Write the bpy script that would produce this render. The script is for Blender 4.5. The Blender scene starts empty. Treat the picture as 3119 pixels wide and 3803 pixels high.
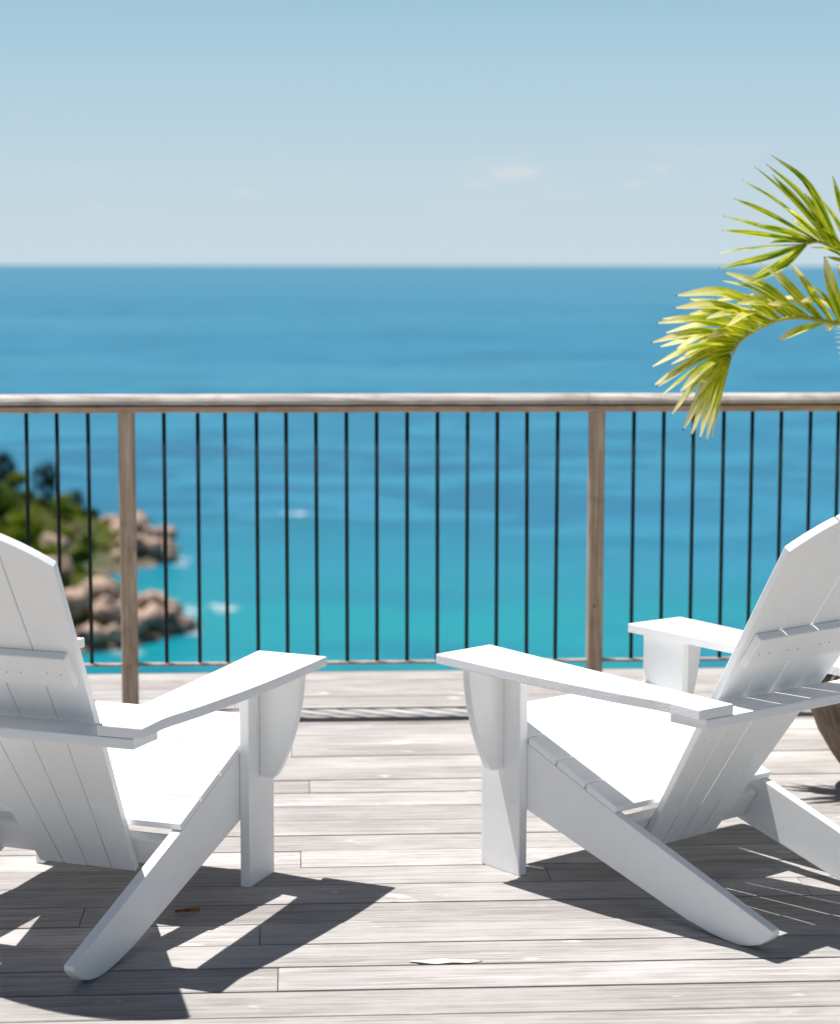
import bpy, bmesh, math, random
from mathutils import Vector, Matrix, noise as mnoise
random.seed(7)
R = math.radians
S = bpy.context.scene
COL = S.collection

# ------------------------------------------------------------------ camera
CAM_H, PITCH, ROLL, FPX, PW, PH = 1.5, 0.1184, 0.0016, 7699.1, 3119.0, 3803.0
cd = bpy.data.cameras.new('camera'); cam = bpy.data.objects.new('camera', cd); COL.objects.link(cam)
cd.sensor_fit = 'VERTICAL'; cd.sensor_height = 36.0; cd.lens = FPX / PH * 36.0
cd.clip_start = 0.05; cd.clip_end = 900000
CAMROT = Matrix.Rotation(math.pi / 2 - PITCH, 4, 'X') @ Matrix.Rotation(ROLL, 4, 'Z')
cam.matrix_world = Matrix.Translation((0, 0, CAM_H)) @ CAMROT
cd.dof.use_dof = True; cd.dof.focus_distance = 4.8; cd.dof.aperture_fstop = 3.3; cd.dof.aperture_blades = 0
S.camera = cam

# ------------------------------------------------------------------ sun, sky, exposure
SUNV = Vector((-.31, .18, 1.0)).normalized()
SUN_EL = math.asin(SUNV.z); SUN_AZ = math.atan2(SUNV.x, SUNV.y)
sd = bpy.data.lights.new('sun', 'SUN'); sun = bpy.data.objects.new('sun', sd); COL.objects.link(sun)
sd.energy = 4.9; sd.angle = R(0.53); sd.color = (1.0, 0.98, 0.955)
sun.rotation_euler = SUNV.to_track_quat('Z', 'Y').to_euler()
W = bpy.data.worlds.new('World'); S.world = W; W.use_nodes = True
wt = W.node_tree; wt.nodes.clear()
def wn(t, **k):
    n = wt.nodes.new(t)
    for a, b in k.items(): setattr(n, a, b)
    return n
sky = wn('ShaderNodeTexSky', sky_type='NISHITA', sun_disc=False, sun_elevation=SUN_EL, sun_rotation=SUN_AZ % (2 * math.pi),
         altitude=60.0, air_density=0.6, dust_density=0.8, ozone_density=0.5)
bg = wn('ShaderNodeBackground'); bg.inputs['Strength'].default_value = 0.05
wo = wn('ShaderNodeOutputWorld')
# thin broken cloud low over the horizon, all the way round
tc = wn('ShaderNodeTexCoord'); mp = wn('ShaderNodeMapping'); mp.inputs['Scale'].default_value = (7, 7, 42)
mp.inputs['Location'].default_value = (3.7, 1.2, 0.4)
nz = wn('ShaderNodeTexNoise'); nz.inputs['Scale'].default_value = 1.6; nz.inputs['Detail'].default_value = 5; nz.inputs['Roughness'].default_value = .55
cr = wn('ShaderNodeMapRange'); cr.inputs['From Min'].default_value = .52; cr.inputs['From Max'].default_value = .78; cr.inputs['To Max'].default_value = .5
cr.interpolation_type = 'SMOOTHSTEP'
sp = wn('ShaderNodeSeparateXYZ')
b1 = wn('ShaderNodeMapRange', interpolation_type='SMOOTHSTEP'); b1.inputs['From Min'].default_value = .012; b1.inputs['From Max'].default_value = .03
b2 = wn('ShaderNodeMapRange', interpolation_type='SMOOTHSTEP'); b2.inputs['From Min'].default_value = .065; b2.inputs['From Max'].default_value = .045
m1 = wn('ShaderNodeMath', operation='MULTIPLY'); m2 = wn('ShaderNodeMath', operation='MULTIPLY')
mixc = wn('ShaderNodeMix', data_type='RGBA'); mixc.inputs['B'].default_value = (9.6, 10.2, 10.8, 1)
tint = wn('ShaderNodeMix', data_type='RGBA')   # hazy low sky passing into the clear sky overhead
L = wt.links.new
L(tc.outputs['Generated'], mp.inputs['Vector']); L(mp.outputs[0], nz.inputs['Vector']); L(nz.outputs['Fac'], cr.inputs['Value'])
L(tc.outputs['Generated'], sp.inputs[0]); L(sp.outputs['Z'], b1.inputs['Value']); L(sp.outputs['Z'], b2.inputs['Value'])
L(b1.outputs[0], m1.inputs[0]); L(b2.outputs[0], m1.inputs[1]); L(m1.outputs[0], m2.inputs[0]); L(cr.outputs[0], m2.inputs[1])
rat = wn('ShaderNodeVectorMath', operation='DIVIDE'); yv = wn('ShaderNodeCombineXYZ')
L(sp.outputs['Y'], yv.inputs[0]); L(sp.outputs['Y'], yv.inputs[1]); L(sp.outputs['Y'], yv.inputs[2]); L(tc.outputs['Generated'], rat.inputs[0]); L(yv.outputs[0], rat.inputs[1])
acc = m2.outputs[0]
nz2 = wn('ShaderNodeTexNoise'); nz2.inputs['Scale'].default_value = 1.0; nz2.inputs['Detail'].default_value = 6; nz2.inputs['Roughness'].default_value = .6
mp2 = wn('ShaderNodeMapping'); mp2.inputs['Scale'].default_value = (60, 1, 190); L(rat.outputs[0], mp2.inputs['Vector']); L(mp2.outputs[0], nz2.inputs['Vector'])
nr = wn('ShaderNodeMapRange', interpolation_type='SMOOTHSTEP'); nr.inputs['From Min'].default_value = .36; nr.inputs['From Max'].default_value = .62; L(nz2.outputs['Fac'], nr.inputs['Value'])
for (ax, az_, wx, wz, k) in ((.047, .0437, .026, .0066, .95), (.117, .0450, .014, .0045, .8), (.069, .0338, .018, .0040, .6), (.103, .0385, .012, .0036, .6), (-.082, .0345, .013, .0036, .7), (.025, .0300, .03, .0035, .4),
                             (.33, .050, .06, .012, .6), (-.41, .043, .05, .010, .5), (-.9, .06, .12, .02, .6), (.8, .055, .1, .016, .6)):
    ma = wn('ShaderNodeMapping', vector_type='TEXTURE'); ma.inputs['Location'].default_value = (ax, 1, az_); ma.inputs['Scale'].default_value = (wx, 1000, wz)
    ln = wn('ShaderNodeVectorMath', operation='LENGTH'); fr_ = wn('ShaderNodeMapRange', interpolation_type='SMOOTHSTEP')
    fr_.inputs['From Min'].default_value = 1.0; fr_.inputs['From Max'].default_value = .1; fr_.inputs['To Max'].default_value = k
    mu = wn('ShaderNodeMath', operation='MULTIPLY'); ad = wn('ShaderNodeMath', operation='MAXIMUM')
    L(rat.outputs[0], ma.inputs['Vector']); L(ma.outputs[0], ln.inputs[0]); L(ln.outputs['Value'], fr_.inputs['Value']); L(fr_.outputs[0], mu.inputs[0]); L(nr.outputs[0], mu.inputs[1])
    L(acc, ad.inputs[0]); L(mu.outputs[0], ad.inputs[1]); acc = ad.outputs[0]
front = wn('ShaderNodeMath', operation='GREATER_THAN'); L(sp.outputs['Y'], front.inputs[0]); front.inputs[1].default_value = 0.05
fm = wn('ShaderNodeMix'); L(front.outputs[0], fm.inputs['Factor']); L(m2.outputs[0], fm.inputs['A']); L(acc, fm.inputs['B'])
L(fm.outputs['Result'], mixc.inputs['Factor']); hz = wn('ShaderNodeMapRange', interpolation_type='SMOOTHSTEP'); hz.inputs['From Min'].default_value = 0.0; hz.inputs['From Max'].default_value = .15
hzc = wn('ShaderNodeMix', data_type='RGBA'); hzc.inputs['A'].default_value = (8.1, 9.8, 10.75, 1); hzc.inputs['B'].default_value = (5.1, 8.25, 10.25, 1)
hf = wn('ShaderNodeMapRange', interpolation_type='SMOOTHSTEP'); hf.inputs['From Min'].default_value = .08; hf.inputs['From Max'].default_value = .32
L(sp.outputs['Z'], hz.inputs['Value']); L(hz.outputs[0], hzc.inputs['Factor']); L(sp.outputs['Z'], hf.inputs['Value']); L(hf.outputs[0], tint.inputs['Factor'])
L(hzc.outputs['Result'], tint.inputs['A']); L(sky.outputs[0], tint.inputs['B']); L(tint.outputs['Result'], mixc.inputs['A'])
L(mixc.outputs['Result'], bg.inputs['Color']); L(bg.outputs[0], wo.inputs[0])
S.view_settings.view_transform = 'Standard'; S.view_settings.look = 'None'
S.view_settings.exposure = 0.5; S.view_settings.gamma = 1.0; S.view_settings.use_curve_mapping = False
S.render.engine = 'CYCLES'
S.cycles.max_bounces = 8; S.cycles.diffuse_bounces = 5; S.cycles.use_denoising = True

# ------------------------------------------------------------------ helpers
def ray(px, py):
    return CAMROT.to_3x3() @ Vector(((px - PW / 2) / FPX, -(py - PH / 2) / FPX, -1.0))
def at_y(px, py, Y):                       # the place at distance Y seen at a point of the photograph
    r = ray(px, py); return Vector((0, 0, CAM_H)) + r * (Y / r.y)
def at_z(px, py, z=0.0):
    r = ray(px, py); return Vector((0, 0, CAM_H)) + r * ((z - CAM_H) / r.z)
def link(name, me, mats, parent=None, **props):
    o = bpy.data.objects.new(name, me); COL.objects.link(o)
    for m in (mats if isinstance(mats, (list, tuple)) else [mats]): me.materials.append(m)
    if parent: o.parent = parent
    for k, v in props.items(): o[k] = v
    return o
def empty(name, loc, rz=0.0, **props):
    o = bpy.data.objects.new(name, None); COL.objects.link(o); o.location = loc; o.rotation_euler = (0, 0, rz)
    o.empty_display_size = .1
    for k, v in props.items(): o[k] = v
    return o
def to_mesh(bm, name, smooth=False):
    me = bpy.data.meshes.new(name); bm.to_mesh(me); bm.free()
    if smooth:
        for p in me.polygons: p.use_smooth = True
    return me
def prism(outline, t, M, bev=.002, seg=2, side_mat=0):
    """board: outline (a,b) in the plane, thickness t along +c, M maps (a,b,c) to the chair's space"""
    bm = bmesh.new()
    lo = [bm.verts.new((a, b, 0)) for a, b in outline]; hi = [bm.verts.new((a, b, t)) for a, b in outline]
    n = len(outline)
    bm.faces.new(list(reversed(lo))); bm.faces.new(hi)
    for i in range(n):
        f = bm.faces.new((lo[i], lo[(i + 1) % n], hi[(i + 1) % n], hi[i])); f.material_index = side_mat
    bmesh.ops.recalc_face_normals(bm, faces=bm.faces)
    if bev:
        es = [e for e in bm.edges if e.calc_face_angle(0) > .35]
        bmesh.ops.bevel(bm, geom=es, offset=bev, segments=seg, profile=.6, affect='EDGES', clamp_overlap=True)
    bmesh.ops.transform(bm, matrix=M, verts=bm.verts)
    bmesh.ops.recalc_face_normals(bm, faces=bm.faces)
    return bm
def frame(o, a, b, c):
    M = Matrix.Identity(4)
    for i, v in enumerate((a, b, c)):
        v = Vector(v)
        for k in range(3): M[k][i] = v[k]
    for k in range(3): M[k][3] = o[k]
    return M
def box_bm(x0, x1, y0, y1, z0, z1, bev=.002, seg=1):
    return prism([(x0, y0), (x1, y0), (x1, y1), (x0, y1)], z1 - z0, Matrix.Translation((0, 0, z0)), bev, seg)

# ------------------------------------------------------------------ materials
class NT:
    def __init__(s, name):
        s.m = bpy.data.materials.new(name); s.m.use_nodes = True; s.t = s.m.node_tree; s.t.nodes.clear()
        s.out = s.n('ShaderNodeOutputMaterial')
    def n(s, ty, ins=None, **k):
        n = s.t.nodes.new(ty)
        for a, b in k.items(): setattr(n, a, b)
        for a, b in (ins or {}).items():
            if isinstance(b, bpy.types.NodeSocket): s.t.links.new(b, n.inputs[a])
            else: n.inputs[a].default_value = b
        return n
    def noise(s, vec, scale, detail=4, rough=.55, dist=0.0):
        return s.n('ShaderNodeTexNoise', {'Vector': vec, 'Scale': scale, 'Detail': detail, 'Roughness': rough, 'Distortion': dist}).outputs['Fac']
    def map(s, vec, scale, loc=(0, 0, 0), rot=(0, 0, 0)):
        return s.n('ShaderNodeMapping', {'Vector': vec, 'Scale': scale, 'Location': loc, 'Rotation': rot}).outputs[0]
    def rng(s, v, a, b, c=0.0, d=1.0, smooth=True):
        return s.n('ShaderNodeMapRange', {'Value': v, 'From Min': a, 'From Max': b, 'To Min': c, 'To Max': d},
                   interpolation_type='SMOOTHSTEP' if smooth else 'LINEAR').outputs[0]
    def mix(s, f, a, b, mode='MIX'):
        return s.n('ShaderNodeMix', {'Factor': f, 'A': a, 'B': b}, data_type='RGBA', blend_type=mode).outputs['Result']
    def math(s, op, a, b=0.0, c=0.0):
        return s.n('ShaderNodeMath', {0: a, 1: b, 2: c}, operation=op).outputs[0]
    def bump(s, h, strength, dist, normal=None):
        d = {'Height': h, 'Strength': strength, 'Distance': dist}
        if normal: d['Normal'] = normal
        return s.n('ShaderNodeBump', d).outputs[0]
    def pr(s, base, rough=.6, normal=None, **k):
        d = {'Base Color': base, 'Roughness': rough}
        if normal: d['Normal'] = normal
        p = s.n('ShaderNodeBsdfPrincipled', d)
        for a, b in k.items():
            a = a.replace('_', ' ')
            if isinstance(b, bpy.types.NodeSocket): s.t.links.new(b, p.inputs[a])
            else: p.inputs[a].default_value = b
        s.t.links.new(p.outputs[0], s.out.inputs[0]); return s.m

def paint(name, amt, sc, base=(.88, .88, .872, 1)):
    g = NT(name); co = g.n('ShaderNodeTexCoord').outputs['Object']
    rnd = g.n('ShaderNodeObjectInfo').outputs['Random']
    co = g.n('ShaderNodeVectorMath', {0: co, 1: rnd}, operation='ADD').outputs[0]
    n1 = g.noise(co, sc, 5, .65); n2 = g.noise(co, 18, 4, .6)
    wear = g.rng(g.noise(co, 9, 5, .7), .66, .74)
    c = g.mix(g.rng(n2, .35, .75), base, tuple(v * .975 for v in base[:3]) + (1,))
    c = g.mix(g.math('MULTIPLY', wear, .22), c, (.56, .55, .52, 1))
    chips = g.rng(g.noise(co, 60, 3, .6), .745, .765)
    c = g.mix(g.math('MULTIPLY', chips, .5), c, (.36, .33, .29, 1))
    nrm = g.bump(n1, amt, .004)
    return g.pr(c, .42, nrm, Specular_IOR_Level=.35)
M_PAINT = paint('white_paint', .10, 60)
M_EDGE = paint('white_paint_rough_edge', .55, 190, (.86, .86, .855, 1))
g = NT('nail_hole_dark'); M_NAIL = g.pr((.10, .075, .05, 1), .8)

g = NT('weathered_decking')
pos = g.n('ShaderNodeNewGeometry').outputs['Position']
rnd = g.n('ShaderNodeObjectInfo').outputs['Random']
off = g.n('ShaderNodeVectorMath', {0: (37.0, 13.0, 5.0), 'Scale': rnd}, operation='SCALE').outputs[0]
co = g.n('ShaderNodeVectorMath', {0: g.map(pos, (1, 1, 1), rot=(0, 0, -.06)), 1: off}, operation='ADD').outputs[0]
grain = g.noise(g.map(co, (3.2, 110, 30)), 1.0, 7, .64, .6)
grain2 = g.noise(g.map(co, (9, 420, 60)), 1.0, 3, .6, .3)
blot = g.noise(g.map(co, (1.4, 3.2, 1)), 2.2, 5, .6)
spots = g.noise(g.map(co, (1.0, 1.9, 1)), 5.5, 4, .55)
grime = g.noise(g.map(co, (5, 26, 1)), 1.6, 6, .7)
c = g.mix(g.rng(grain, .3, .72), (.28, .255, .24, 1), (.50, .482, .47, 1))
c = g.mix(g.rng(grain2, .52, .68, 0, .55), c, (.22, .19, .17, 1))
c = g.mix(g.rng(blot, .38, .68, 0, .5), c, (.55, .53, .515, 1))
c = g.mix(g.rng(grime, .54, .72, 0, .4), c, (.27, .235, .215, 1))
c = g.mix(g.rng(spots, .645, .71, 0, .75), c, (.64, .635, .63, 1))
c = g.mix(1.0, c, g.n('ShaderNodeCombineColor', {0: g.rng(rnd, 0, 1, .78, 1.09, False), 1: g.rng(rnd, 0, 1, .765, 1.085, False), 2: g.rng(rnd, 0, 1, .75, 1.085, False)}).outputs[0], 'MULTIPLY')
nrm = g.bump(g.math('ADD', grain, g.math('MULTIPLY', grain2, .6)), .55, .0016)
M_DECK = g.pr(c, .9, nrm, Specular_IOR_Level=.08)

def wood(name, a, b, dark, axis):
    g = NT(name); pos = g.n('ShaderNodeNewGeometry').outputs['Position']
    sc = {'x': (3, 60, 60), 'z': (60, 60, 3)}[axis]
    n1 = g.noise(g.map(pos, sc), 1.0, 6, .65, .7); n2 = g.noise(pos, 9, 5, .6)
    c = g.mix(g.rng(n1, .3, .7), a, b); c = g.mix(g.rng(n2, .5, .75, 0, .6), c, dark)
    return g.pr(c, .75, g.bump(n1, .7, .002), Specular_IOR_Level=.25)
M_RAIL = wood('weathered_handrail_wood', (.38, .32, .28, 1), (.66, .60, .55, 1), (.24, .18, .14, 1), 'x')
M_UNDER = wood('brown_rail_wood', (.40, .25, .16, 1), (.60, .43, .31, 1), (.20, .12, .08, 1), 'x')
M_POST = wood('brown_post_wood', (.34, .23, .155, 1), (.62, .48, .365, 1), (.18, .115, .075, 1), 'z')
g = NT('dark_metal_rod'); M_ROD = g.pr((.010, .014, .011, 1), .6, Specular_IOR_Level=.25)
g = NT('rusty_flat_bar'); po = g.n('ShaderNodeNewGeometry').outputs['Position']
M_BAR = g.pr(g.mix(g.rng(g.noise(po, 30, 4, .6), .35, .65), (.30, .24, .20, 1), (.42, .37, .34, 1)), .7)
g = NT('joist_wood'); M_JOIST = g.pr((.10, .075, .055, 1), .9)

# ------------------------------------------------------------------ sea
SEA = CAM_H - 60.0
SHORE = [(-140, 290), (-70, 308), (-52, 317), (-45, 321), (-39.5, 333), (-38, 343), (-41, 353), (-48, 361), (-56, 370), (-60, 380),
         (-61, 394), (-58, 404), (-53, 411), (-50, 420), (-51, 431), (-57, 441), (-80, 455), (-140, 472)]
g = NT('sea_water')
pos = g.n('ShaderNodeNewGeometry').outputs['Position']; sx = g.n('ShaderNodeSeparateXYZ', {0: pos})
X, Y = sx.outputs['X'], sx.outputs['Y']
dist = g.n('ShaderNodeVectorMath', {0: pos}, operation='LENGTH').outputs['Value']
big = g.noise(g.map(pos, (.0045, .0075, 1)), 1.0, 8, .66, .6)
mid = g.noise(g.map(pos, (.020, .036, 1), rot=(0, 0, .12)), 1.0, 8, .70, .6)
streak = g.noise(g.map(pos, (.0009, .0014, 1), rot=(0, 0, -.05)), 1.0, 9, .72, .4)
fine = g.noise(g.map(pos, (.05, .30, 1), rot=(0, 0, .05)), 1.0, 5, .65, .4)
# shallow sand floor close in: distance from the near bay, wobbled by noise
bay = g.n('ShaderNodeVectorMath', {0: g.n('ShaderNodeVectorMath', {0: pos, 1: (-22.0, 322.0, SEA)}, operation='SUBTRACT').outputs[0]}, operation='LENGTH').outputs['Value']
bay = g.math('ADD', bay, g.math('MULTIPLY', g.math('SUBTRACT', big, .5), 190.0))
bay = g.math('ADD', bay, g.math('MULTIPLY', g.math('SUBTRACT', mid, .5), 150.0))
shal = g.rng(bay, 10, 185, 1, 0)
deep = g.mix(g.rng(big, .36, .64), (.001, .085, .175, 1), (.005, .125, .228, 1))
deep = g.mix(g.rng(mid, .46, .58, 0, 1.0), deep, (.016, .170, .275, 1))
deep = g.mix(g.rng(streak, .47, .60, 0, .8), deep, (.034, .175, .270, 1))
deep = g.mix(g.rng(fine, .55, .75, 0, .35), deep, (.05, .21, .30, 1))
deep = g.mix(g.rng(dist, 1200, 9000), deep, (.034, .150, .240, 1))  # far water lightened: haze and sky reflection put into the colour
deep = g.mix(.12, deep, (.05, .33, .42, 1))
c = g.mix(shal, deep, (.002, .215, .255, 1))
c = g.mix(g.math('MULTIPLY', shal, g.rng(mid, .46, .62, 0, .7)), c, (.004, .125, .215, 1))
c = g.mix(g.math('MULTIPLY', shal, g.rng(fine, .5, .75, 0, .4)), c, (.015, .24, .285, 1))
w1 = g.noise(g.map(pos, (.12, .35, 1), rot=(0, 0, .2)), 1.0, 6, .65)
w2 = g.noise(g.map(pos, (.8, 2.0, 1), rot=(0, 0, -.3)), 1.0, 4, .6)
nrm = g.bump(g.math('ADD', w1, g.math('MULTIPLY', w2, .15)), .6, 1.4)
M_SEA = g.pr(c, .30, nrm, IOR=1.333, Specular_IOR_Level=.16)
bm = bmesh.new()
rings = [0, 60, 150, 300, 600, 1500, 5000, 20000, 80000, 400000]
prev = None
for r_ in rings[1:]:
    cur = [bm.verts.new((r_ * math.cos(2 * math.pi * i / 96), 300 + r_ * math.sin(2 * math.pi * i / 96), SEA)) for i in range(96)]
    if prev is None: bm.faces.new(cur)
    else:
        for i in range(96): bm.faces.new((prev[i], cur[i], cur[(i + 1) % 96], prev[(i + 1) % 96]))
    prev = cur
bmesh.ops.recalc_face_normals(bm, faces=bm.faces)
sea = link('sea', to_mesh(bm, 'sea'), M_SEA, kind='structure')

# ------------------------------------------------------------------ headland
def inside(x, y):
    c = False; n = len(SHORE); j = n - 1
    for i in range(n):
        xi, yi = SHORE[i]; xj, yj = SHORE[j]
        if (yi > y) != (yj > y) and x < (xj - xi) * (y - yi) / (yj - yi) + xi: c = not c
        j = i
    return c
def sdist(x, y):
    d = 1e9
    for i in range(len(SHORE) - 1):
        (ax, ay), (bx, by) = SHORE[i], SHORE[i + 1]
        t = max(0, min(1, ((x - ax) * (bx - ax) + (y - ay) * (by - ay)) / ((bx - ax) ** 2 + (by - ay) ** 2)))
        d = min(d, math.hypot(x - ax - t * (bx - ax), y - ay - t * (by - ay)))
    return d if (inside(x, y) or x < -140) else -d
def land(x, y):
    d = sdist(x, y)
    n = mnoise.fractal(Vector((x * .09, y * .09, 3)), .8, 2.0, 5)
    r = mnoise.fractal(Vector((x * .4, y * .4, 9)), .7, 2.0, 4)
    if d < 0: return -1.5 + d * .4 + n * .5
    h_ = .62 * d ** .95 + n * min(d * .3, 2.2) + r * .6
    return min(h_ * .82, 11 + .12 * d)
xs = [-140 + i * 1.5 for i in range(74)]; ys = [284 + j * 1.5 for j in range(130)]
bm = bmesh.new(); grid = [[bm.verts.new((x, y, SEA + land(x, y))) for x in xs] for y in ys]
for j in range(len(ys) - 1):
    for i in range(len(xs) - 1): bm.faces.new((grid[j][i], grid[j][i + 1], grid[j + 1][i + 1], grid[j + 1][i]))
bmesh.ops.recalc_face_normals(bm, faces=bm.faces)
g = NT('headland_ground'); pos = g.n('ShaderNodeNewGeometry').outputs['Position']
z = g.n('ShaderNodeSeparateXYZ', {0: pos}).outputs['Z']
nn = g.noise(pos, .35, 5, .6)
rockc = g.mix(g.rng(nn, .35, .65), (.34, .235, .175, 1), (.16, .11, .09, 1))
soil = g.mix(g.rng(g.noise(pos, .15, 4, .6), .4, .6), (.055, .085, .022, 1), (.115, .10, .05, 1))
lim = g.math('ADD', z, g.math('MULTIPLY', nn, -5.0))
c = g.mix(g.rng(lim, SEA - 2.1, SEA - 1.0), rockc, soil)
M_LAND = g.pr(c, .95, g.bump(nn, .8, 1.2))
link('headland', to_mesh(bm, 'headland'), M_LAND, kind='structure')
# hillside that carries the terrace
bm = bmesh.new(); prof = [(-40, 1.0), (-6, -1.2), (7.2, -1.6), (11, -6), (30, -28), (58, -58.6), (75, -66)]
prev = None
for (y, z) in prof:
    cur = [bm.verts.new((x, y + (mnoise.noise(Vector((x * .1, y, 0))) * 2 if y > 8 else 0), z)) for x in range(-120, 121, 8)]
    if prev:
        for i in range(len(cur) - 1): bm.faces.new((prev[i], prev[i + 1], cur[i + 1], cur[i]))
    prev = cur
link('hillside', to_mesh(bm, 'hillside'), M_LAND, kind='structure')

# boulders
g = NT('granite'); co = g.n('ShaderNodeTexCoord').outputs['Object']; rnd = g.n('ShaderNodeObjectInfo').outputs['Random']
co2 = g.n('ShaderNodeVectorMath', {0: co, 1: g.n('ShaderNodeVectorMath', {0: (9.0, 5.0, 7.0), 'Scale': rnd}, operation='SCALE').outputs[0]}, operation='ADD').outputs[0]
c = g.mix(g.rng(g.noise(co2, 1.2, 5, .6), .35, .68), (.47, .33, .25, 1), (.25, .15, .12, 1))
c = g.mix(g.rng(rnd, 0, 1, 0, .6, False), c, (.55, .41, .29, 1))
c = g.mix(g.rng(g.noise(co2, 1.7, 5, .7), .48, .60, 0, .85), c, (.075, .045, .04, 1))  # dark blotches painted in for the shade of crevices
M_ROCK = g.pr(c, .9, g.bump(g.noise(co2, 3, 5, .6), .8, .25))
def boulder_mesh(seed):
    bm = bmesh.new(); bmesh.ops.create_icosphere(bm, subdivisions=3, radius=1)
    for v in bm.verts:
        p = v.co.copy(); k = 1 + .46 * mnoise.noise(p * 1.1 + Vector((seed * 7, 0, 0))) + .20 * mnoise.noise(p * 2.9 + Vector((0, seed * 3, 0)))
        v.co = Vector((p.x * k, p.y * k * .85, p.z * k * .72))
    me = to_mesh(bm, 'boulder', True); me.materials.append(M_ROCK); return me
BM = [boulder_mesh(i) for i in range(6)]
def boulder(x, y, r, dz, label, group):
    o = bpy.data.objects.new('boulder', random.choice(BM)); COL.objects.link(o)
    o.location = (x, y, SEA + max(land(x, y), -1) + dz); o.scale = (r * random.uniform(.85, 1.25), r, r * random.uniform(.8, 1.15))
    o.rotation_euler = (random.uniform(-.3, .3), random.uniform(-.3, .3), random.uniform(0, 6.28))
    o['label'] = label; o['category'] = 'boulder'; o['group'] = group
LB1 = 'pinkish granite boulder in the nearer rock outcrop at the waterline, behind the left post'
LB2 = 'tan granite boulder on the farther rocky point below the wooded slope'
for (x, y, r, dz) in [(-40, 337, 2.6, .6), (-43, 334, 3.7, .9), (-46, 328, 2.8, .7), (-44, 341, 2.9, 1.2), (-48, 334, 4.2, .8), (-50, 327, 3.2, 1.0), (-52, 321, 2.9, .4),
                      (-48, 323, 2.2, .3), (-55, 326, 3.2, 1.4), (-53, 336, 4.0, 1.6), (-45, 349, 2.6, .9), (-42, 346, 2.1, .5), (-57, 318, 2.7, .5),
                      (-38.6, 341, 1.7, .1), (-47.5, 357, 1.5, .2), (-59, 334, 3.0, 2), (-61, 324, 2.8, 1.5)]:
    boulder(x, y, r, dz, LB1, 'granite boulders of the nearer outcrop')
for (x, y, r, dz) in [(-52, 419, 2.6, .5), (-55, 417, 3.0, 1.2), (-53, 425, 2.8, 1.3), (-57, 423, 3.8, 2.0), (-58, 414, 2.7, .8), (-60, 430, 3.6, 2.2), (-51, 423, 1.8, .2),
                      (-61, 420, 3.0, 1.4), (-64, 428, 2.6, 1.4), (-59, 409, 2.2, .5), (-56, 432, 2.4, .8)]:
    boulder(x, y, r, dz, LB2, 'granite boulders of the farther point')
def lone(x, y, r, dz, label):
    boulder(x, y, r, dz, label, ''); o = COL.objects[-1]; del o['group']
lone(-54.5, 436, 3.1, 2.6, 'dark steep boulder standing highest on the farther rocky point')
lone(-71, 396, 3.2, 2.6, 'bare pink boulder among the shrubs halfway up the green slope')

# foliage
def leafmat(name, cols):
    g = NT(name); rnd = g.n('ShaderNodeObjectInfo').outputs['Random']; co = g.n('ShaderNodeNewGeometry').outputs['Position']
    isl = g.n('ShaderNodeNewGeometry').outputs['Random Per Island']
    c = g.mix(isl, cols[0], cols[1]); c = g.mix(g.rng(rnd, .45, .95, 0, .85), c, cols[2]); c = g.mix(g.rng(rnd, .42, .12, 0, .8), c, tuple(v * .32 for v in cols[1][:3]) + (1,))
    d = g.n('ShaderNodeBsdfDiffuse', {'Color': c}); t = g.n('ShaderNodeBsdfTranslucent', {'Color': c})
    m = g.n('ShaderNodeMixShader', {0: .25, 1: d.outputs[0], 2: t.outputs[0]})
    g.t.links.new(m.outputs[0], g.out.inputs[0]); return g.m
M_LEAF = leafmat('tree_foliage', [(.15, .23, .018, 1), (.040, .085, .014, 1), (.30, .34, .03, 1)])
M_CASU = leafmat('feathery_foliage', [(.07, .10, .045, 1), (.045, .075, .03, 1), (.12, .13, .06, 1)])
g = NT('bark'); M_BARK = g.pr((.12, .085, .06, 1), .95)
def crown_mesh(seed, n, rx, rz, leaf, lobes=5):
    rr = random.Random(seed); vs = []; fs = []
    cs = [(rr.uniform(-.5, .5) * rx, rr.uniform(-.5, .5) * rx, rr.uniform(-.3, .45) * rz, rr.uniform(.45, .75)) for _ in range(lobes)]
    for i in range(n):
        cx, cy, cz, k = rr.choice(cs)
        d = Vector((rr.gauss(0, 1), rr.gauss(0, 1), rr.gauss(0, 1))).normalized() * rr.uniform(.72, 1.05)
        p = Vector((cx + d.x * rx * k, cy + d.y * rx * k, cz + d.z * rz * k))
        a = Vector((rr.gauss(0, 1), rr.gauss(0, 1), rr.gauss(0, .6))).normalized() * leaf * rr.uniform(.6, 1.3)
        b = a.cross(Vector((rr.gauss(0, 1), rr.gauss(0, 1), rr.gauss(0, 1)))).normalized() * leaf * .6
        k0 = len(vs); vs += [p - a, p + b, p + a, p - b]; fs.append((k0, k0 + 1, k0 + 2, k0 + 3))
    me = bpy.data.meshes.new('crown'); me.from_pydata([tuple(v) for v in vs], [], fs); return me
def trunk_mesh(h_, r):
    bm = bmesh.new(); prev = None
    for k in range(5):
        t = k / 4; cur = [bm.verts.new((math.cos(a) * r * (1 - .6 * t) + .1 * t * t * h_, math.sin(a) * r * (1 - .6 * t), t * h_)) for a in [2 * math.pi * i / 7 for i in range(7)]]
        if prev:
            for i in range(7): bm.faces.new((prev[i], prev[(i + 1) % 7], cur[(i + 1) % 7], cur[i]))
        prev = cur
    return to_mesh(bm, 'trunk', True)
CROWN = [crown_mesh(i, 700, 2.6, 1.9, .38) for i in range(5)]
for me in CROWN: me.materials.append(M_LEAF)
CASU = [crown_mesh(20 + i, 620, 2.3, 3.3, .34, 7) for i in range(2)]
for me in CASU: me.materials.append(M_CASU)
TRUNK = trunk_mesh(4.0, .22); TRUNK.materials.append(M_BARK)
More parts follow.
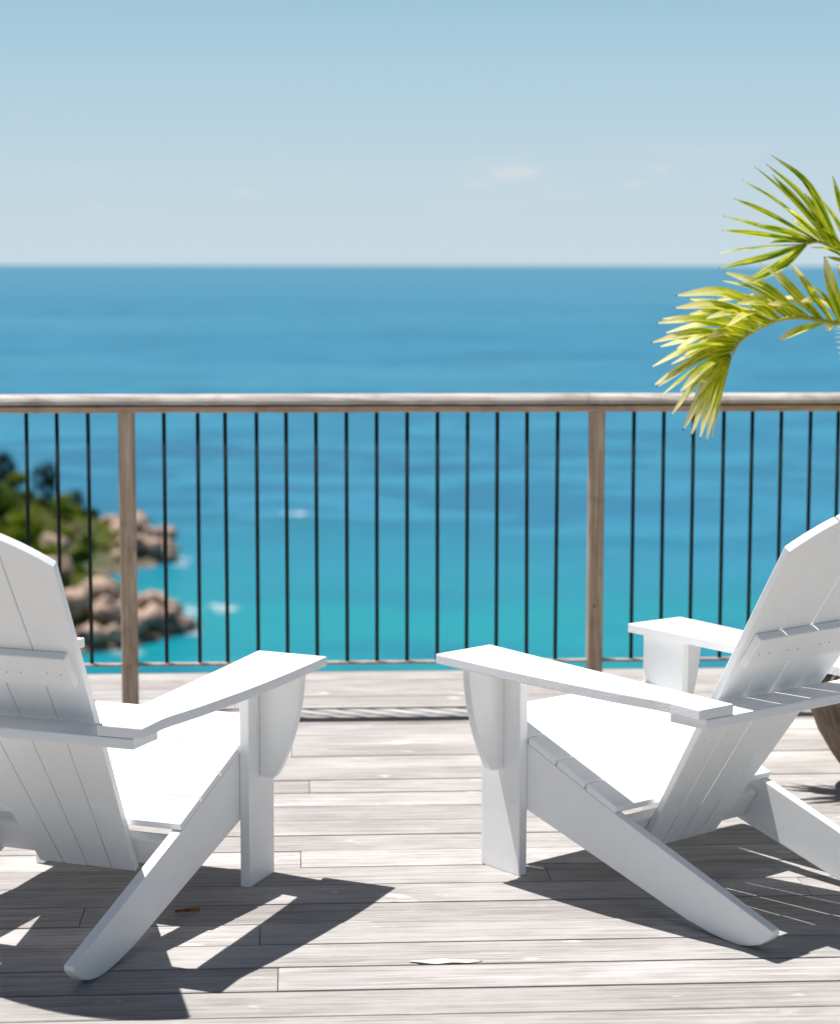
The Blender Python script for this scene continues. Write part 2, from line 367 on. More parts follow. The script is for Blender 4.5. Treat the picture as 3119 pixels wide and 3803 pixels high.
def tree(x, y, s, label, group=None, tall=False):
    h0 = SEA + land(x, y) - .3
    e = empty('slender_tree' if tall else 'coastal_tree', (x, y, h0), random.uniform(0, 6.28), label=label, category='tree')
    if group: e['group'] = group
    e.scale = (s, s, s)
    t = bpy.data.objects.new('trunk', TRUNK); COL.objects.link(t); t.parent = e
    c = bpy.data.objects.new('crown', random.choice(CASU if tall else CROWN)); COL.objects.link(c); c.parent = e
    c.location = (.3, 0, 3.9 if tall else 2.6)
rr = random.Random(3); pts = []
tries = 0
while len(pts) < 135 and tries < 9000:
    tries += 1
    x, y = rr.uniform(-108, -54), rr.uniform(300, 446)
    d = sdist(x, y)
    if d < (3.2 if 347 < y < 412 else 7.0) or any((x - a) ** 2 + (y - b) ** 2 < 15 for a, b in pts): continue
    if (x + 71) ** 2 + (y - 396) ** 2 < 14: continue
    pts.append((x, y))
for x, y in pts:
    tree(x, y, rr.uniform(.6, 1.1) * (1.0 if x < -66 else .62 if y > 405 else .9), 'rounded green tree in the dense canopy covering the headland slope', 'trees covering the headland slope')
tree(-77.2, 424, 1.25, 'dark slender tree rising above the ridge, right of the leftmost railing rod', tall=True)
tree(-86, 428, 1.45, 'pale feathery tree standing highest on the ridge at the left edge', tall=True)
tree(-71, 428, .9, 'thin wispy little tree low on the ridge above the rocky point', tall=True)
# low scrub over the ground
rr = random.Random(5); vs = []; fs = []
for i in range(26000):
    x, y = rr.uniform(-120, -50), rr.uniform(296, 450); d = sdist(x, y)
    if d < 7: continue
    if mnoise.noise(Vector((x * .12, y * .12, 0))) < -.25: continue
    p = Vector((x, y, SEA + land(x, y) + rr.uniform(0, .7)))
    a = Vector((rr.gauss(0, 1), rr.gauss(0, 1), rr.gauss(0, .6))).normalized() * rr.uniform(.3, .6); b = a.cross(Vector((rr.gauss(0, 1), rr.gauss(0, 1), rr.gauss(0, 1)))).normalized() * .35
    k0 = len(vs); vs += [tuple(p - a), tuple(p + b), tuple(p + a), tuple(p - b)]; fs.append((k0, k0 + 1, k0 + 2, k0 + 3))
me = bpy.data.meshes.new('scrub'); me.from_pydata(vs, [], fs)
link('scrub', me, M_LEAF, kind='stuff', label='low green scrub covering the headland between the trees', category='shrubs')
# surf
g = NT('sea_foam'); co = g.n('ShaderNodeTexCoord').outputs['Object']
uv = g.n('ShaderNodeTexCoord').outputs['UV']
rad = g.n('ShaderNodeVectorMath', {0: uv}, operation='LENGTH').outputs['Value']
a = g.math('MULTIPLY', g.rng(rad, 1.0, .1, 0, .7), g.rng(g.noise(g.n('ShaderNodeNewGeometry').outputs['Position'], .45, 5, .65), .40, .62))
d = g.n('ShaderNodeBsdfDiffuse', {'Color': (.78, .82, .84, 1)}); t = g.n('ShaderNodeBsdfTransparent')
m = g.n('ShaderNodeMixShader', {0: a, 1: t.outputs[0], 2: d.outputs[0]}); g.t.links.new(m.outputs[0], g.out.inputs[0]); M_FOAM = g.m
def foam(x, y, rx, ry, ang, i):
    bm = bmesh.new(); uvl = bm.loops.layers.uv.new('UVMap'); n = 32
    c0 = bm.verts.new((x, y, SEA + .06 + i * .012)); ring = []
    for k in range(n):
        t = 2 * math.pi * k / n; w = 1 + .18 * math.sin(3 * t + i)
        px, py = rx * w * math.cos(t), ry * w * math.sin(t)
        ring.append(bm.verts.new((x + px * math.cos(ang) - py * math.sin(ang), y + px * math.sin(ang) + py * math.cos(ang), SEA + .06 + i * .012)))
    for k in range(n):
        f = bm.faces.new((c0, ring[k], ring[(k + 1) % n]))
        f.loops[0][uvl].uv = (0, 0)
        f.loops[1][uvl].uv = (math.cos(2 * math.pi * k / n), math.sin(2 * math.pi * k / n)); f.loops[2][uvl].uv = (math.cos(2 * math.pi * (k + 1) / n), math.sin(2 * math.pi * (k + 1) / n))
    return bm
foams = [(-42, 357, 5.5, 9, .3), (-34.5, 360, 3.2, 7, .2), (-46, 318, 3.5, 6, .6), (-37, 336, 2, 5, 0), (-48.5, 420, 2.4, 6, .2), (-48, 412, 2.0, 4, .2),
         (-30, 500, 6, 5, -.05)]
for i, f_ in enumerate(foams):
    link('surf', to_mesh(foam(*f_, i), 'surf'), M_FOAM, kind='stuff', label='white broken surf lying on the water', category='surf')

# ------------------------------------------------------------------ deck
YAW = .060
deck = empty('deck', (-.03, 4.034, 0), YAW, kind='structure')
PITCHW = .1483
def deck_local(P):
    dx, dy = P.x + .03, P.y - 4.034
    return dx * math.cos(YAW) + dy * math.sin(YAW), -dx * math.sin(YAW) + dy * math.cos(YAW)
joints = {}
for px, py in [(1118, 3195), (966, 3478), (1033, 3645), (1994, 3382), (2036, 3246), (2983, 3286), (1150, 2920), (1083, 2787), (300, 3420), (2500, 2700), (700, 2560)]:
    lx, ly = deck_local(at_z(px, py)); joints[math.floor(ly / PITCHW)] = lx
rr = random.Random(11)
row0, row1 = -38, 24
for k in range(row0, row1):
    y0, y1 = k * PITCHW, (k + 1) * PITCHW
    gap = rr.choice([.0035, .0045, .004, .0055]) + (.003 if k in (8, 1, 12) else 0)
    cuts = [joints[k]] if k in joints else [rr.uniform(-3.2, -1.8), rr.uniform(1.7, 3.2)] if k < 14 else [rr.uniform(-3, 3)]
    ext = [-4.6] + sorted(cuts) + [4.6]
    for a_, b_ in zip(ext[:-1], ext[1:]):
        dz = rr.uniform(-.0012, .0008)
        bm = box_bm(a_ + .0006, b_ - .0006, y0 + gap / 2, y1 - gap / 2, -.027 + dz, dz, .0028, 2)
        link('plank', to_mesh(bm, 'plank'), M_DECK, deck)
for x in (-4.2, -2.8, -1.4, 0.0, 1.4, 2.8, 4.2):
    link('joist', to_mesh(box_bm(x - .03, x + .03, row0 * PITCHW, row1 * PITCHW - .02, -.19, -.0275, .003), 'joist'), M_JOIST, deck)
link('skirt_board', to_mesh(box_bm(-4.6, 4.6, row1 * PITCHW + .002, row1 * PITCHW + .03, -2.6, -.004, .003), 'fascia'), M_JOIST, deck)

# ------------------------------------------------------------------ railing
rail = empty('railing', (-.1, 6.98, 0), YAW, label='weathered wood terrace railing with brown posts and thin dark metal rods', category='railing')
def rl(px, py):                          # distance along the railing of a point seen at px, py
    r = ray(px, py); n = Vector((-math.sin(YAW), math.cos(YAW), 0)); o = Vector((-.1, 6.98, 0)) - Vector((0, 0, CAM_H))
    t = o.dot(n) / r.dot(n); P = Vector((0, 0, CAM_H)) + r * t
    d = P - Vector((-.1, 6.98, 0)); return d.x * math.cos(YAW) + d.y * math.sin(YAW)
XL, XR = -4.4, 4.4
cap = [(-.033, 1.037), (-.035, 1.041), (-.034, 1.049), (-.028, 1.059), (-.018, 1.067), (-.009, 1.0700), (0, 1.071), (.009, 1.0700), (.018, 1.067), (.028, 1.059), (.034, 1.049), (.035, 1.041), (.033, 1.037)]
MX = frame((0, 0, 0), (0, 1, 0), (0, 0, 1), (1, 0, 0))
for a_, b_ in ((XL, rl(2180, 1480)), (rl(2180, 1480) + .0015, XR)):
    link('handrail', to_mesh(prism(cap, b_ - a_, MX @ Matrix.Translation((0, 0, a_)), .0, 1), 'handrail'), M_RAIL, rail)
link('under_rail', to_mesh(box_bm(XL, XR, -.029, .029, 1.010, 1.031, .003), 'under_rail'), M_UNDER, rail)
link('rail_shade_strip', to_mesh(box_bm(XL, XR, -.012, .012, 1.0302, 1.0358, .0), 'rail_shade_strip'), M_JOIST, rail)  # dark recessed strip, added to make the shadow line under the handrail
link('bottom_rail', to_mesh(box_bm(XL, XR, -.014, .014, .148, .157, .002), 'bottom_rail'), M_BAR, rail)
posts = [rl(471, 1600), rl(2215, 1600)]
sp_ = posts[1] - posts[0]
def post_bm(x):
    o = []; w, r_ = .0275, .017
    for cx, cy, a0 in ((w - r_, w - r_, 0), (-w + r_, w - r_, 90), (-w + r_, -w + r_, 180), (w - r_, -w + r_, 270)):
        for k in range(5): a = R(a0 + k * 22.5); o.append((x + cx + r_ * math.cos(a), cy + r_ * math.sin(a)))
    return prism(o, 1.008 + .0, Matrix.Translation((0, 0, .001)), 0)
for x in (posts[0] - sp_, posts[0], posts[1], posts[1] + sp_):
    link('post', to_mesh(post_bm(x), 'post', False), M_POST, rail)
bm = bmesh.new(); bmesh.ops.create_cone(bm, cap_ends=True, segments=10, radius1=.0045, radius2=.0045, depth=.002)
bmesh.ops.transform(bm, matrix=Matrix.Translation((posts[1] - .006, -.0285, .345)) @ Matrix.Rotation(math.pi / 2, 4, 'X'), verts=bm.verts)
link('bolt_hole', to_mesh(bm, 'bolt_hole'), M_JOIST, rail)
rods = [rl(x, 1540) for x in (97, 212, 327, 609, 734, 837, 953, 1063, 1174, 1287, 1399, 1512, 1625, 1736, 1847, 1959, 2070, 2354, 2465, 2575, 2687, 2793, 2901, 3009, 3113)]
x = rods[0] - .104
while x > XL: 
    if abs(x - (posts[0] - sp_)) > .05: rods.append(x)
    x -= .104
x = rods[24] + .1
while x < XR:
    if abs(x - (posts[1] + sp_)) > .05: rods.append(x)
    x += .1
bm = bmesh.new(); bmesh.ops.create_cone(bm, cap_ends=True, segments=12, radius1=.0066, radius2=.0066, depth=.853)
RODME = to_mesh(bm, 'baluster', True); RODME.materials.append(M_ROD)
rr = random.Random(2)
for x in rods:
    o = bpy.data.objects.new('baluster', RODME); COL.objects.link(o); o.parent = rail
    o.location = (x, 0, .158 + .4265); o.rotation_euler = (0, rr.gauss(0, .0016), 0)

# ------------------------------------------------------------------ chairs
US, TL, VL0, VL1 = .2722, .0252, .4887, .6309
ZAR, ZAF, TA, AF, AR = .5372, .5509, .0235, .651, -.166
BV, BZ, BA, WB, WT, TB = .2306, .0955, .5915, .1276, .2416, .019
CB, SB = math.cos(BA), math.sin(BA)
def back_pt(u, s, out=0.0):                 # out > 0 towards the sitter
    return Vector((u, BV - SB * s + out * CB, BZ + CB * s + out * SB))
MB_ = lambda out: frame(back_pt(0, 0, out), (1, 0, 0), (0, -SB, CB), (0, CB, SB))
def hw(s): return WB + (WT - WB) * s / .9672
def chair(name_loc, rz, label, gaps):
    ch = empty('garden_armchair', name_loc, rz, label=label, category='armchair', group='white wooden armchairs facing the sea')
    PM = [M_PAINT, M_EDGE]
    def P(name, bm, mats=PM): return link(name, to_mesh(bm, name), mats, ch)
    ssl = (.3514 - .2376) / (.4915 - .1835)
    def ztop(v): return .2376 + ssl * (v - .1835)
    ang = math.atan(ssl); ts = .0175
    # side rails: long sloping boards from the seat front down to the rounded rear foot
    bl = [(-.3046, .0563), (-.3046, .0455), (-.292, .0315), (-.27, .0165), (-.24, .006), (-.21, .0006), (-.186, .0004), (-.155, .0022), (-.12, .0065), (-.085, .0135), (-.05, .0195),
          (.4887, .1640), (.610, .197), (.610, ztop(.61) - ts - .0015), (.1835 - .004, ztop(.1835 - .004) - ts - .0015)]
    bl[-2] = (.612, ztop(.612) - ts * 1.066 - .0012); bl[-1] = (.180, ztop(.180) - ts * 1.066 - .0012)
    for s in (-1, 1):
        o = US - TL if s > 0 else -US
        P('side_rail', prism(bl, TL, frame((o, 0, 0), (0, 1, 0), (0, 0, 1), (1, 0, 0)), .0028, 2, 0))
    # front legs, brackets, arms
    zb = lambda v: ZAR + (ZAF - ZAR) * (v - AR) / (AF - AR) - TA
    vm = (VL0 + VL1) / 2 - .012
    br = [(0, .262), (.012, .2605), (.035, .2605), (.043, .268), (.052, .283), (.065, .311), (.078, .342), (.090, .378), (.099, .412), (.106, .447), (.111, .483), (.114, zb(vm) - .001), (0, zb(vm) - .001)]
    arm = [(.365, AR), (.364, -.12), (.363, -.075), (.367, -.04), (.375, .0), (.386, .06), (.397, .14), (.408, .225), (.418, .33), (.426, .44), (.430, .53), (.433, .61), (.4345, AF - .004),
           (.4305, AF), (.247, AF + .012), (.244, AF + .008), (.2495, .45), (.2535, .2), (.2555, .0), (.2565, AR)]
    for s in (-1, 1):
        leg = [(VL0, 0), (VL1, 0), (VL1, zb(VL1) - .001), (VL0, zb(VL0) - .001)]
        o = US + .0006 if s > 0 else -US - TL - .0006
        P('front_leg', prism(leg, TL, frame((o, 0, 0), (0, 1, 0), (0, 0, 1), (1, 0, 0)), .0028, 2))
        x0 = (US + TL + .001) * s
        P('arm_bracket', prism([(a * s, b) for a, b in br], .024, frame((x0, vm, 0), (1, 0, 0), (0, 0, 1), (0, 1, 0)), .0025, 2))
        asl = math.atan((ZAF - ZAR) / (AF - AR))
        M = frame((0, AR, ZAR - TA), (1, 0, 0), (0, math.cos(asl), math.sin(asl)), (0, -math.sin(asl), math.cos(asl)))
        P('armrest', prism([(a * s, b - AR) for a, b in arm], TA, M, .0035, 2, 1))
    # rear cross board carrying the arms
    zr = ZAR - TA - .0008
    rb = [(-.343, -.167), (.343, -.167), (.343, -.0575), (.2, -.0570), (-.2, -.0570), (-.343, -.0575)]
    P('rear_arm_support', prism(rb, .0235, Matrix.Translation((0, 0, zr - .0235)), .003, 2))
    # four fanned back slats with an arched top
    top = lambda u: 1.058 - 1.75 * u * u
    g0, g1, g2 = gaps
    us = [(-1, -.5), (-.5, 0), (0, .5), (.5, 1)]
    for i, (a, b) in enumerate(us):
        ga = (0 if i == 0 else gaps[i - 1] / 2); gb = (0 if i == 3 else gaps[i] / 2)
        def edge(fr, gg): 
            s = 1.0
            for _ in range(12): s = top(fr * hw(s))
            return (fr * hw(0) + gg, 0.0), (fr * hw(s) + gg * 1.3, s)
        (l0, l1), (r0, r1) = edge(a, ga), edge(b, -gb)
        arc = [(r1[0] + (l1[0] - r1[0]) * t / 8, top(r1[0] + (l1[0] - r1[0]) * t / 8)) for t in range(9)]
        P('back_slat', prism([l0, r0] + arc, TB, MB_(random.uniform(-.0006, .0006)), .0022, 2, 0))
    # batten across the back of the slats
    P('back_batten', prism([(-.1912, .6293), (.1912, .6293), (.1912, .7144), (-.1912, .7144)], .0225, MB_(-.0225 - .0008), .0018, 1))
    for u in (.037, .071, .136, .17, -.037, -.071, -.136, -.17):
        for s_ in (.6665,):
            bm = bmesh.new(); bmesh.ops.create_cone(bm, cap_ends=True, segments=8, radius1=.0012, radius2=.0012, depth=.002)
            bmesh.ops.transform(bm, matrix=MB_(-.0236) @ Matrix.Translation((u, s_ + random.uniform(-.003, .003), 0)), verts=bm.verts)
            P('nail_head', bm, [M_NAIL])
    # low cross rail in front of the slats
    P('lower_cross_rail', prism([(-US + TL + .001, .006), (US - TL - .001, .006), (US - TL - .001, .092), (-US + TL + .001, .092)], .026, MB_(TB + .0012), .004, 2))
    # seat slats
    wv = .1022; nsl = 4
    for i in range(4):
        v0 = .1835 + wv * i + (.0028 if i else 0); v1 = .1835 + wv * (i + 1) - .0028
        if i == 3: v1 = .560
        L_ = (v1 - v0) / math.cos(ang)
        M = frame((0, v0, ztop(v0) - ts / math.cos(ang)), (1, 0, 0), (0, math.cos(ang), math.sin(ang)), (0, -math.sin(ang), math.cos(ang)))
        hwid = US + (.0 if i % 2 else .0006)
        P('seat_slat', prism([(-hwid, 0), (hwid, 0), (hwid, L_), (-hwid, L_)], ts, M, .0025, 2, 0))
    # front slat and apron
    v0 = .5625; M = frame((0, v0, ztop(v0) - ts / math.cos(ang)), (1, 0, 0), (0, math.cos(ang), math.sin(ang)), (0, -math.sin(ang), math.cos(ang)))
    P('seat_slat', prism([(-US, 0), (US, 0), (US, .07), (-US, .07)], ts, M, .005, 3))
    P('front_apron', prism([(-US + TL, .23), (US - TL, .23), (US - TL, .372), (-US + TL, .372)], .02, frame((0, .613 + .02, 0), (1, 0, 0), (0, 0, 1), (0, -1, 0)) @ Matrix.Translation((0, 0, 0)), .002, 1))
    # bolt plugs near the rear feet
    for s in (-1, 1):
        bm = bmesh.new(); bmesh.ops.create_uvsphere(bm, u_segments=12, v_segments=6, radius=.0045)
        bmesh.ops.transform(bm, matrix=Matrix.Translation((s * (US + .0005), -.212, .0765)) @ Matrix.Diagonal((.35, 1, 1, 1)), verts=bm.verts)
        P('bolt_plug', bm, [M_PAINT])
    return ch
random.seed(4)
chair((-.8614, 4.5335, 0), -.3602, 'white wooden slatted armchair at left, cut off by the frame, facing the railing', (.0026, .0018, .0026))
chair((.7863, 4.7975, 0), .6885, 'white wooden slatted armchair at right, turned more sideways, near the palm', (.0034, .0048, .0040))

# ------------------------------------------------------------------ planter and palm
g = NT('fibrous_brown_pot'); co = g.n('ShaderNodeTexCoord').outputs['Object']
n1 = g.noise(g.map(co, (28, 28, 5)), 1.0, 6, .65, 1.2); n2 = g.noise(g.map(co, (8, 8, 4)), 1.0, 4, .6)
c = g.mix(g.rng(n1, .3, .72), (.075, .045, .026, 1), (.25, .18, .125, 1)); c = g.mix(g.rng(n2, .55, .75, 0, .6), c, (.40, .33, .27, 1))
M_POT = g.pr(c, .8, g.bump(n1, .8, .012))
g = NT('potting_soil'); co = g.n('ShaderNodeTexCoord').outputs['Object']
M_SOIL = g.pr((.035, .025, .018, 1), .95, g.bump(g.noise(co, 60, 4, .7), 1, .01))
POT = Vector((1.40, 5.86, 0))
def lathe(prof, seg=56, wob=0.0):
    bm = bmesh.new(); prev = None
    for r_, z_ in prof:
        cur = [bm.verts.new((r_ * math.cos(2 * math.pi * i / seg) * (1 + wob * mnoise.noise(Vector((math.cos(2 * math.pi * i / seg) * 2, math.sin(2 * math.pi * i / seg) * 2, z_ * 8)))), r_ * math.sin(2 * math.pi * i / seg), z_)) for i in range(seg)]
        if prev:
            for i in range(seg): bm.faces.new((prev[i], prev[(i + 1) % seg], cur[(i + 1) % seg], cur[i]))
        else: bm.faces.new(list(reversed(cur)))
        prev = cur
    return bm
pot = empty('planter', POT, 0, label='large round brown planter with streaky sides at the right edge behind the right armchair', category='planter')
link('bowl', to_mesh(lathe([(.10, .002), (.125, .004), (.165, .045), (.205, .10), (.242, .16), (.268, .22), (.283, .275), (.282, .31), (.262, .345), (.235, .365), (.228, .38), (.243, .395), (.25, .405), (.244, .415), (.225, .41), (.215, .38)], wob=.05), 'bowl', True), M_POT, pot)
bm = bmesh.new(); bmesh.ops.create_circle(bm, cap_ends=True, segments=40, radius=.222); bmesh.ops.translate(bm, verts=bm.verts, vec=(0, 0, .385))
link('soil', to_mesh(bm, 'soil'), M_SOIL, pot)

def palm_mat(name, g1, g2, cream, k):
    g = NT(name); uv = g.n('ShaderNodeTexCoord').outputs['UV']; s = g.n('ShaderNodeSeparateXYZ', {0: uv}); u, v = s.outputs['X'], s.outputs['Y']
    rnd = g.n('ShaderNodeObjectInfo').outputs['Random']
    off = g.n('ShaderNodeVectorMath', {0: (17.0, 29.0, 3.0), 'Scale': rnd}, operation='SCALE').outputs[0]
    co = g.n('ShaderNodeVectorMath', {0: g.map(uv, (2.6, 2.2, 1)), 1: off}, operation='ADD').outputs[0]
    st = g.noise(co, 1.3, 4, .6, .5)
    vein = g.noise(g.n('ShaderNodeVectorMath', {0: g.map(uv, (26, 1.2, 1)), 1: off}, operation='ADD').outputs[0], 1.0, 3, .6)
    c = g.mix(g.rng(st, .40, .60), g1, g2)
    edge = g.math('ABSOLUTE', g.math('SUBTRACT', u, .5))
    c = g.mix(g.math('MULTIPLY', g.rng(edge, .22, .5), .75), c, g2)
    tipf = g.math('ADD', v, g.math('MULTIPLY', g.math('SUBTRACT', st, .5), .9))
    c = g.mix(g.rng(tipf, k, k + .38), c, cream)
    c = g.mix(g.rng(vein, .5, .7, 0, .3), c, g2)
    c = g.mix(g.rng(v, .975, .99), c, (.07, .05, .035, 1))
    d = g.n('ShaderNodeBsdfPrincipled', {'Base Color': c, 'Roughness': .5, 'Specular IOR Level': .3}); t = g.n('ShaderNodeBsdfTranslucent', {'Color': c})
    m = g.n('ShaderNodeMixShader', {0: .52, 1: d.outputs[0], 2: t.outputs[0]}); g.t.links.new(m.outputs[0], g.out.inputs[0]); return g.m
M_FG = palm_mat('green_palm_leaflet', (.05, .19, .005, 1), (.74, .72, .03, 1), (.88, .82, .36, 1), .74)
M_FY = palm_mat('yellowing_palm_leaflet', (.22, .35, .010, 1), (.82, .76, .05, 1), (.95, .84, .42, 1), .50)
g = NT('palm_stalk'); M_STALK = g.pr((.42, .40, .07, 1), .5)
g = NT('palm_trunk'); co = g.n('ShaderNodeTexCoord').outputs['Object']
M_TRUNK = g.pr(g.mix(g.rng(g.noise(g.map(co, (4, 4, 30)), 1.0, 4, .6), .4, .6), (.20, .15, .10, 1), (.33, .27, .20, 1)), .85)
palm = empty('potted_palm', POT + Vector((0, 0, .387)), 0, label='feathery palm with yellow green arching fronds at the right edge', category='palm')
IP = palm.location
def tube(pts, r0, r1, seg=7):
    bm = bmesh.new(); prev = None; n = len(pts)
    for k, p in enumerate(pts):
        t = (pts[min(k + 1, n - 1)] - pts[max(k - 1, 0)]).normalized(); a = t.orthogonal().normalized() if k == 0 else (a0 - t * a0.dot(t)).normalized(); a0 = a; b = t.cross(a)
        r = r0 + (r1 - r0) * k / (n - 1); cur = [bm.verts.new(p + a * math.cos(2 * math.pi * i / seg) * r + b * math.sin(2 * math.pi * i / seg) * r) for i in range(seg)]
        if prev:
            for i in range(seg): bm.faces.new((prev[i], prev[(i + 1) % seg], cur[(i + 1) % seg], cur[i]))
        else: bm.faces.new(list(reversed(cur)))
        prev = cur
    bm.faces.new(prev); return bm
def spline(pts, n):
    out = []
    P_ = [pts[0] * 2 - pts[1]] + pts + [pts[-1] * 2 - pts[-2]]
    for i in range(1, len(P_) - 2):
        for k in range(n):
            t = k / n; a, b, c, d = P_[i - 1:i + 3]
            out.append(.5 * ((2 * b) + (c - a) * t + (2 * a - 5 * b + 4 * c - d) * t * t + (3 * b - a - 3 * c + d) * t ** 3))
    out.append(pts[-1]); return out
def leaflet(root, tip, width, up, sag, mat, parent):
    """one folded blade with a midrib crease"""
    mid = (root + tip) / 2 + Vector((0, 0, sag)) if not isinstance(sag, Vector) else sag
    line = spline([root, mid, tip], 5); n = len(line); bm = bmesh.new(); uvl = bm.loops.layers.uv.new('UVMap'); rows = []
    for k, p in enumerate(line):
        t = k / (n - 1); w = width * (.32 + .68 * min(1, t / .42) ** .8) * (1 if t < .6 else max(.10, 1 - ((t - .6) / .4) ** 1.7 * .92))
        d = (line[min(k + 1, n - 1)] - line[max(k - 1, 0)]).normalized(); s = d.cross(up).normalized(); nn = s.cross(d).normalized()
        rows.append([bm.verts.new(p - s * w + nn * w * .35), bm.verts.new(p), bm.verts.new(p + s * w + nn * w * .35)])
    for k in range(n - 1):
        for j in (0, 1):
            f = bm.faces.new((rows[k][j], rows[k][j + 1], rows[k + 1][j + 1], rows[k + 1][j]))
            uvs = [(j * .5, k / (n - 1)), ((j + 1) * .5, k / (n - 1)), ((j + 1) * .5, (k + 1) / (n - 1)), (j * .5, (k + 1) / (n - 1))]
            for lp, q in zip(f.loops, uvs): lp[uvl].uv = q
    return link('leaflet', to_mesh(bm, 'leaflet', True), mat, parent)
c3 = lambda x, y, Y: at_y(2300 + x / 1.7643, 500 + y / 1.7643, Y) - IP
prnd = random.Random(9)
def traced_frond(rach, leaves, Yf, crownpt, mat, wid, upv):
    pts = [crownpt] + [c3(x, y, Y) for x, y, Y in rach]
    fr = link('frond', to_mesh(tube(spline(pts, 6), .009, .003), 'frond', True), M_STALK, palm)
    for i, lf in enumerate(leaves):
        (tx, ty, rx, ry) = lf[:4]; sgn = 1 if i % 2 else -1
        dy = prnd.uniform(.03, .13) * sgn
        root = c3(rx, ry, Yf + prnd.uniform(-.004, .004)); tip = c3(tx, ty, Yf + dy)
        if len(lf) > 4: mid = c3(lf[4], lf[5], Yf + dy * .55)
        else: mid = (root + tip) / 2 + Vector((0, 0, .012 + .02 * prnd.random()))
        up = Vector((prnd.uniform(-.45, .45), upv + prnd.uniform(-.35, .35), 1)).normalized() if abs((tip - root).normalized().z) < .8 else Vector((-.6, upv * .6 + prnd.uniform(-.3, .3), .3)).normalized()
        leaflet(root, tip, wid * prnd.uniform(.8, 1.2), up, mid, mat, fr)
    return fr
crown = Vector((.10, .16, .62))
LOW = [(605, 2000, 735, 1452), (567, 2012, 733, 1448), (525, 1995, 731, 1450), (468, 1972, 729, 1450), (413, 1937, 726, 1448), (335, 1842, 722, 1450), (390, 1690, 718, 1456),
       (265, 1718, 735, 1430), (242, 1655, 744, 1412), (222, 1645, 750, 1400), (205, 1526, 770, 1380), (330, 1510, 790, 1362), (370, 1410, 805, 1345), (258, 1393, 820, 1332),
       (205, 1365, 840, 1316), (295, 1302, 862, 1298), (238, 1237, 890, 1282), (268, 1208, 925, 1264), (355, 1137, 960, 1245), (450, 1078, 1000, 1228, 700, 1130), (365, 1055, 1040, 1216, 700, 1045),
       (630, 1085, 1060, 1212), (665, 957, 1150, 1203, 900, 1030), (682, 898, 1200, 1203, 960, 1010), (905, 830, 1290, 1216, 1090, 1000), (1000, 868, 1330, 1224, 1130, 1030), (1112, 838, 1400, 1240, 1230, 1010),
       (1342, 800, 1480, 1258, 1400, 1010), (1042, 1352, 1340, 1236, 1170, 1290), (1350, 1292, 1400, 1242), (1430, 850, 1560, 1262), (480, 1265, 905, 1275), (560, 1340, 850, 1308), (620, 1180, 980, 1238),
       (760, 1110, 1100, 1206), (840, 1050, 1180, 1203), (1230, 980, 1450, 1250), (520, 1420, 800, 1350), (700, 1260, 1010, 1214), (660, 1300, 960, 1238), (560, 1210, 940, 1256), (860, 1150, 1150, 1203),
       (960, 1110, 1260, 1212), (1060, 1060, 1340, 1232), (1180, 1100, 1400, 1240), (1300, 1060, 1500, 1262), (450, 1180, 880, 1286), (420, 1450, 780, 1366), (380, 1560, 760, 1392), (500, 1620, 728, 1440), (480, 1750, 724, 1446)]
LOWR = [(1560, 1275, 6.05), (1400, 1238, 6.03), (1200, 1200, 6.02), (1060, 1210, 6.02), (920, 1265, 6.02), (830, 1320, 6.02), (770, 1382, 6.02), (738, 1448, 6.02)]
UP = [(648, 880, 1212, 722, 960, 810), (790, 985, 1216, 724, 1020, 860), (840, 982, 1222, 724, 1060, 870), (640, 778, 1202, 720, 910, 745), (668, 630, 1250, 706, 930, 662), (680, 533, 1262, 703, 990, 625),
      (745, 420, 1300, 702, 985, 532), (800, 298, 1330, 710, 1060, 468), (880, 208, 1390, 738, 1120, 430), (955, 190, 1420, 755, 1200, 420), (992, 135, 1450, 770, 1240, 350), (1212, 385, 1470, 780, 1330, 560),
      (1075, 475, 1400, 742, 1190, 560), (1310, 415, 1520, 800, 1420, 580), (1230, 475, 1440, 765, 1330, 620), (1395, 270, 1560, 815, 1470, 500), (985, 710, 1230, 716, 1100, 705), (1065, 630, 1290, 702, 1170, 640),
      (1225, 738, 1540, 845, 1370, 760), (1000, 265, 1430, 760, 1190, 480), (1240, 560, 1500, 790, 1370, 650), (1350, 800, 1560, 850, 1450, 830), (1480, 330, 1600, 840, 1530, 560), (1130, 560, 1420, 755, 1260, 640), (890, 590, 1280, 702, 1080, 640)]
UPR = [(1660, 905, 6.08), (1500, 800, 6.08), (1400, 742, 6.08), (1300, 703, 6.08), (1205, 722, 6.08)]
traced_frond(LOWR, LOW, 6.02, crown, M_FY, .0160, -.7)
traced_frond(UPR, UP, 6.08, crown, M_FG, .0130, -.5)
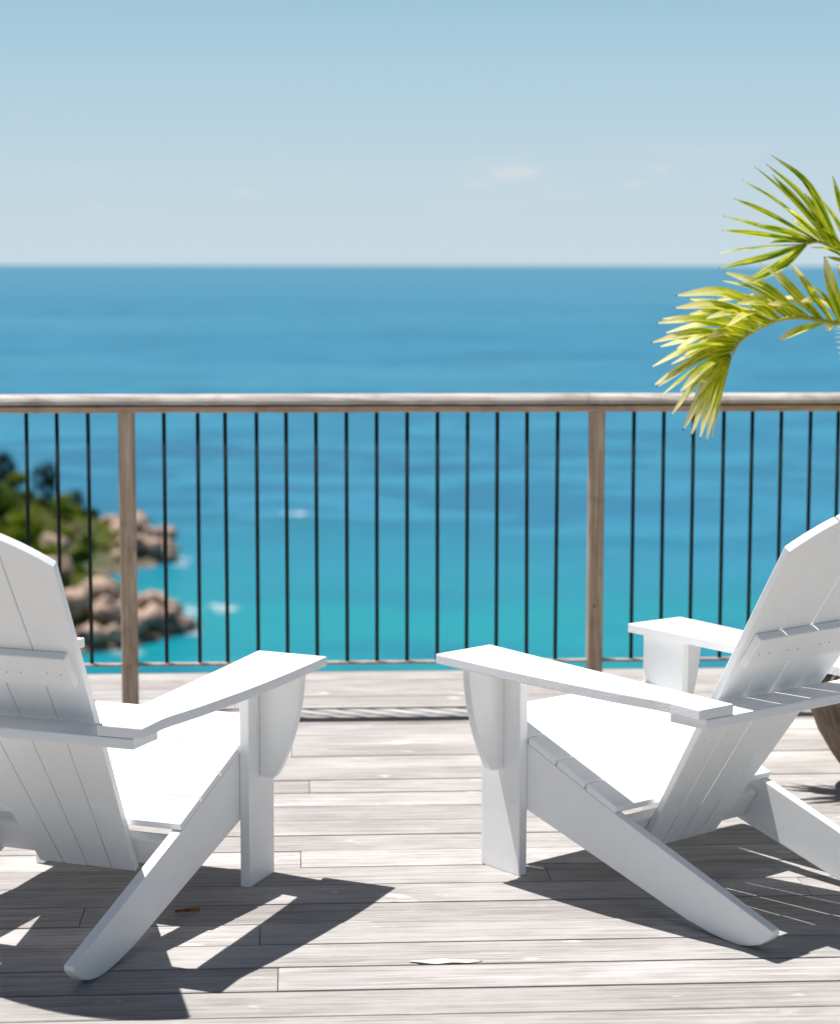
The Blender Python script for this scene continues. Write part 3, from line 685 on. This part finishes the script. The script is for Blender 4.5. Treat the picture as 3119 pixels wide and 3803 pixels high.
# trunk and the fronds growing away to the right, outside the picture
link('trunk', to_mesh(tube(spline([Vector((0, 0, 0)), Vector((.03, .05, .2)), Vector((.06, .1, .4)), Vector((.10, .16, .62))], 6), .045, .028, 12), 'trunk', True), M_TRUNK, palm)
def free_frond(az, el, ln, mat):
    d = Vector((math.cos(az), math.sin(az), 0)); pts = []
    for k in range(9):
        t = k / 8; pts.append(crown + d * ln * t * (1 - .12 * t) + Vector((0, 0, ln * (math.sin(el) * t * 1.5 - .95 * t * t))))
    line = spline(pts, 4); fr = link('frond', to_mesh(tube(line, .009, .003), 'frond', True), M_STALK, palm)
    side = d.cross(Vector((0, 0, 1)))
    for k in range(7, len(line)):
        t = k / len(line); tg = (line[k] - line[k - 1]).normalized()
        for s in (-1, 1):
            L_ = .34 * math.sin(math.pi * (.18 + .75 * t)) + .06
            tip = line[k] + (tg * .75 + side * s * .8 + Vector((0, 0, .12))).normalized() * L_ - Vector((0, 0, .05))
            leaflet(line[k], tip, .0095, Vector((0, 0, 1)), .02, mat, fr)
for az, el, ln, mt in ((.3, .9, .8, M_FG), (-.9, .7, .75, M_FG), (1.4, .8, .8, M_FY)):
    free_frond(az, el, ln, mt)

# ------------------------------------------------------------------ dropped leaves
def dry_leaf(name, P, ln, wd, rz, curl, mat, **props):
    bm = bmesh.new(); rows = []; n = 14
    for k in range(n + 1):
        t = k / n; w = wd * math.sin(math.pi * t ** .85) * (1 + .12 * math.sin(9 * t)) + .0004
        rows.append([bm.verts.new(((t - .5) * ln, (j / 4 - .5) * 2 * w, .001 + curl * ((abs(j / 4 - .5) * 2) ** 1.6) * (1 + .3 * math.sin(5 * t + j)) + .0012 * math.sin(13 * t + j * 2) + .0012)) for j in range(5)])
    for k in range(n):
        for j in range(4): bm.faces.new((rows[k][j], rows[k + 1][j], rows[k + 1][j + 1], rows[k][j + 1]))
    o = link(name, to_mesh(bm, name, True), mat, **props); o.location = P; o.rotation_euler = (0, 0, rz); return o
g = NT('brown_dead_leaf'); co = g.n('ShaderNodeTexCoord').outputs['Object']
M_DL = g.pr(g.mix(g.rng(g.noise(co, 90, 4, .6), .4, .6), (.22, .075, .012, 1), (.40, .16, .03, 1)), .6)
g = NT('cream_dead_leaf'); co = g.n('ShaderNodeTexCoord').outputs['Object']
M_CL = g.pr(g.mix(g.rng(g.noise(g.map(co, (20, 120, 1)), 1.0, 4, .6), .4, .65), (.80, .76, .66, 1), (.62, .54, .42, 1)), .6)
P = at_z(697, 3394); P.z = .003
dry_leaf('dead_leaf', P, .058, .0055, .16, .006, M_DL, label='small curled orange brown dead leaf in the shadow beside the left armchair', category='leaf')
P = at_z(1655, 3574); P.z = -.0005
dry_leaf('dead_leaf', P, .158, .014, .035, .0012, M_CL, label='long cream coloured dry leaf lying along a plank seam in the foreground', category='leaf')
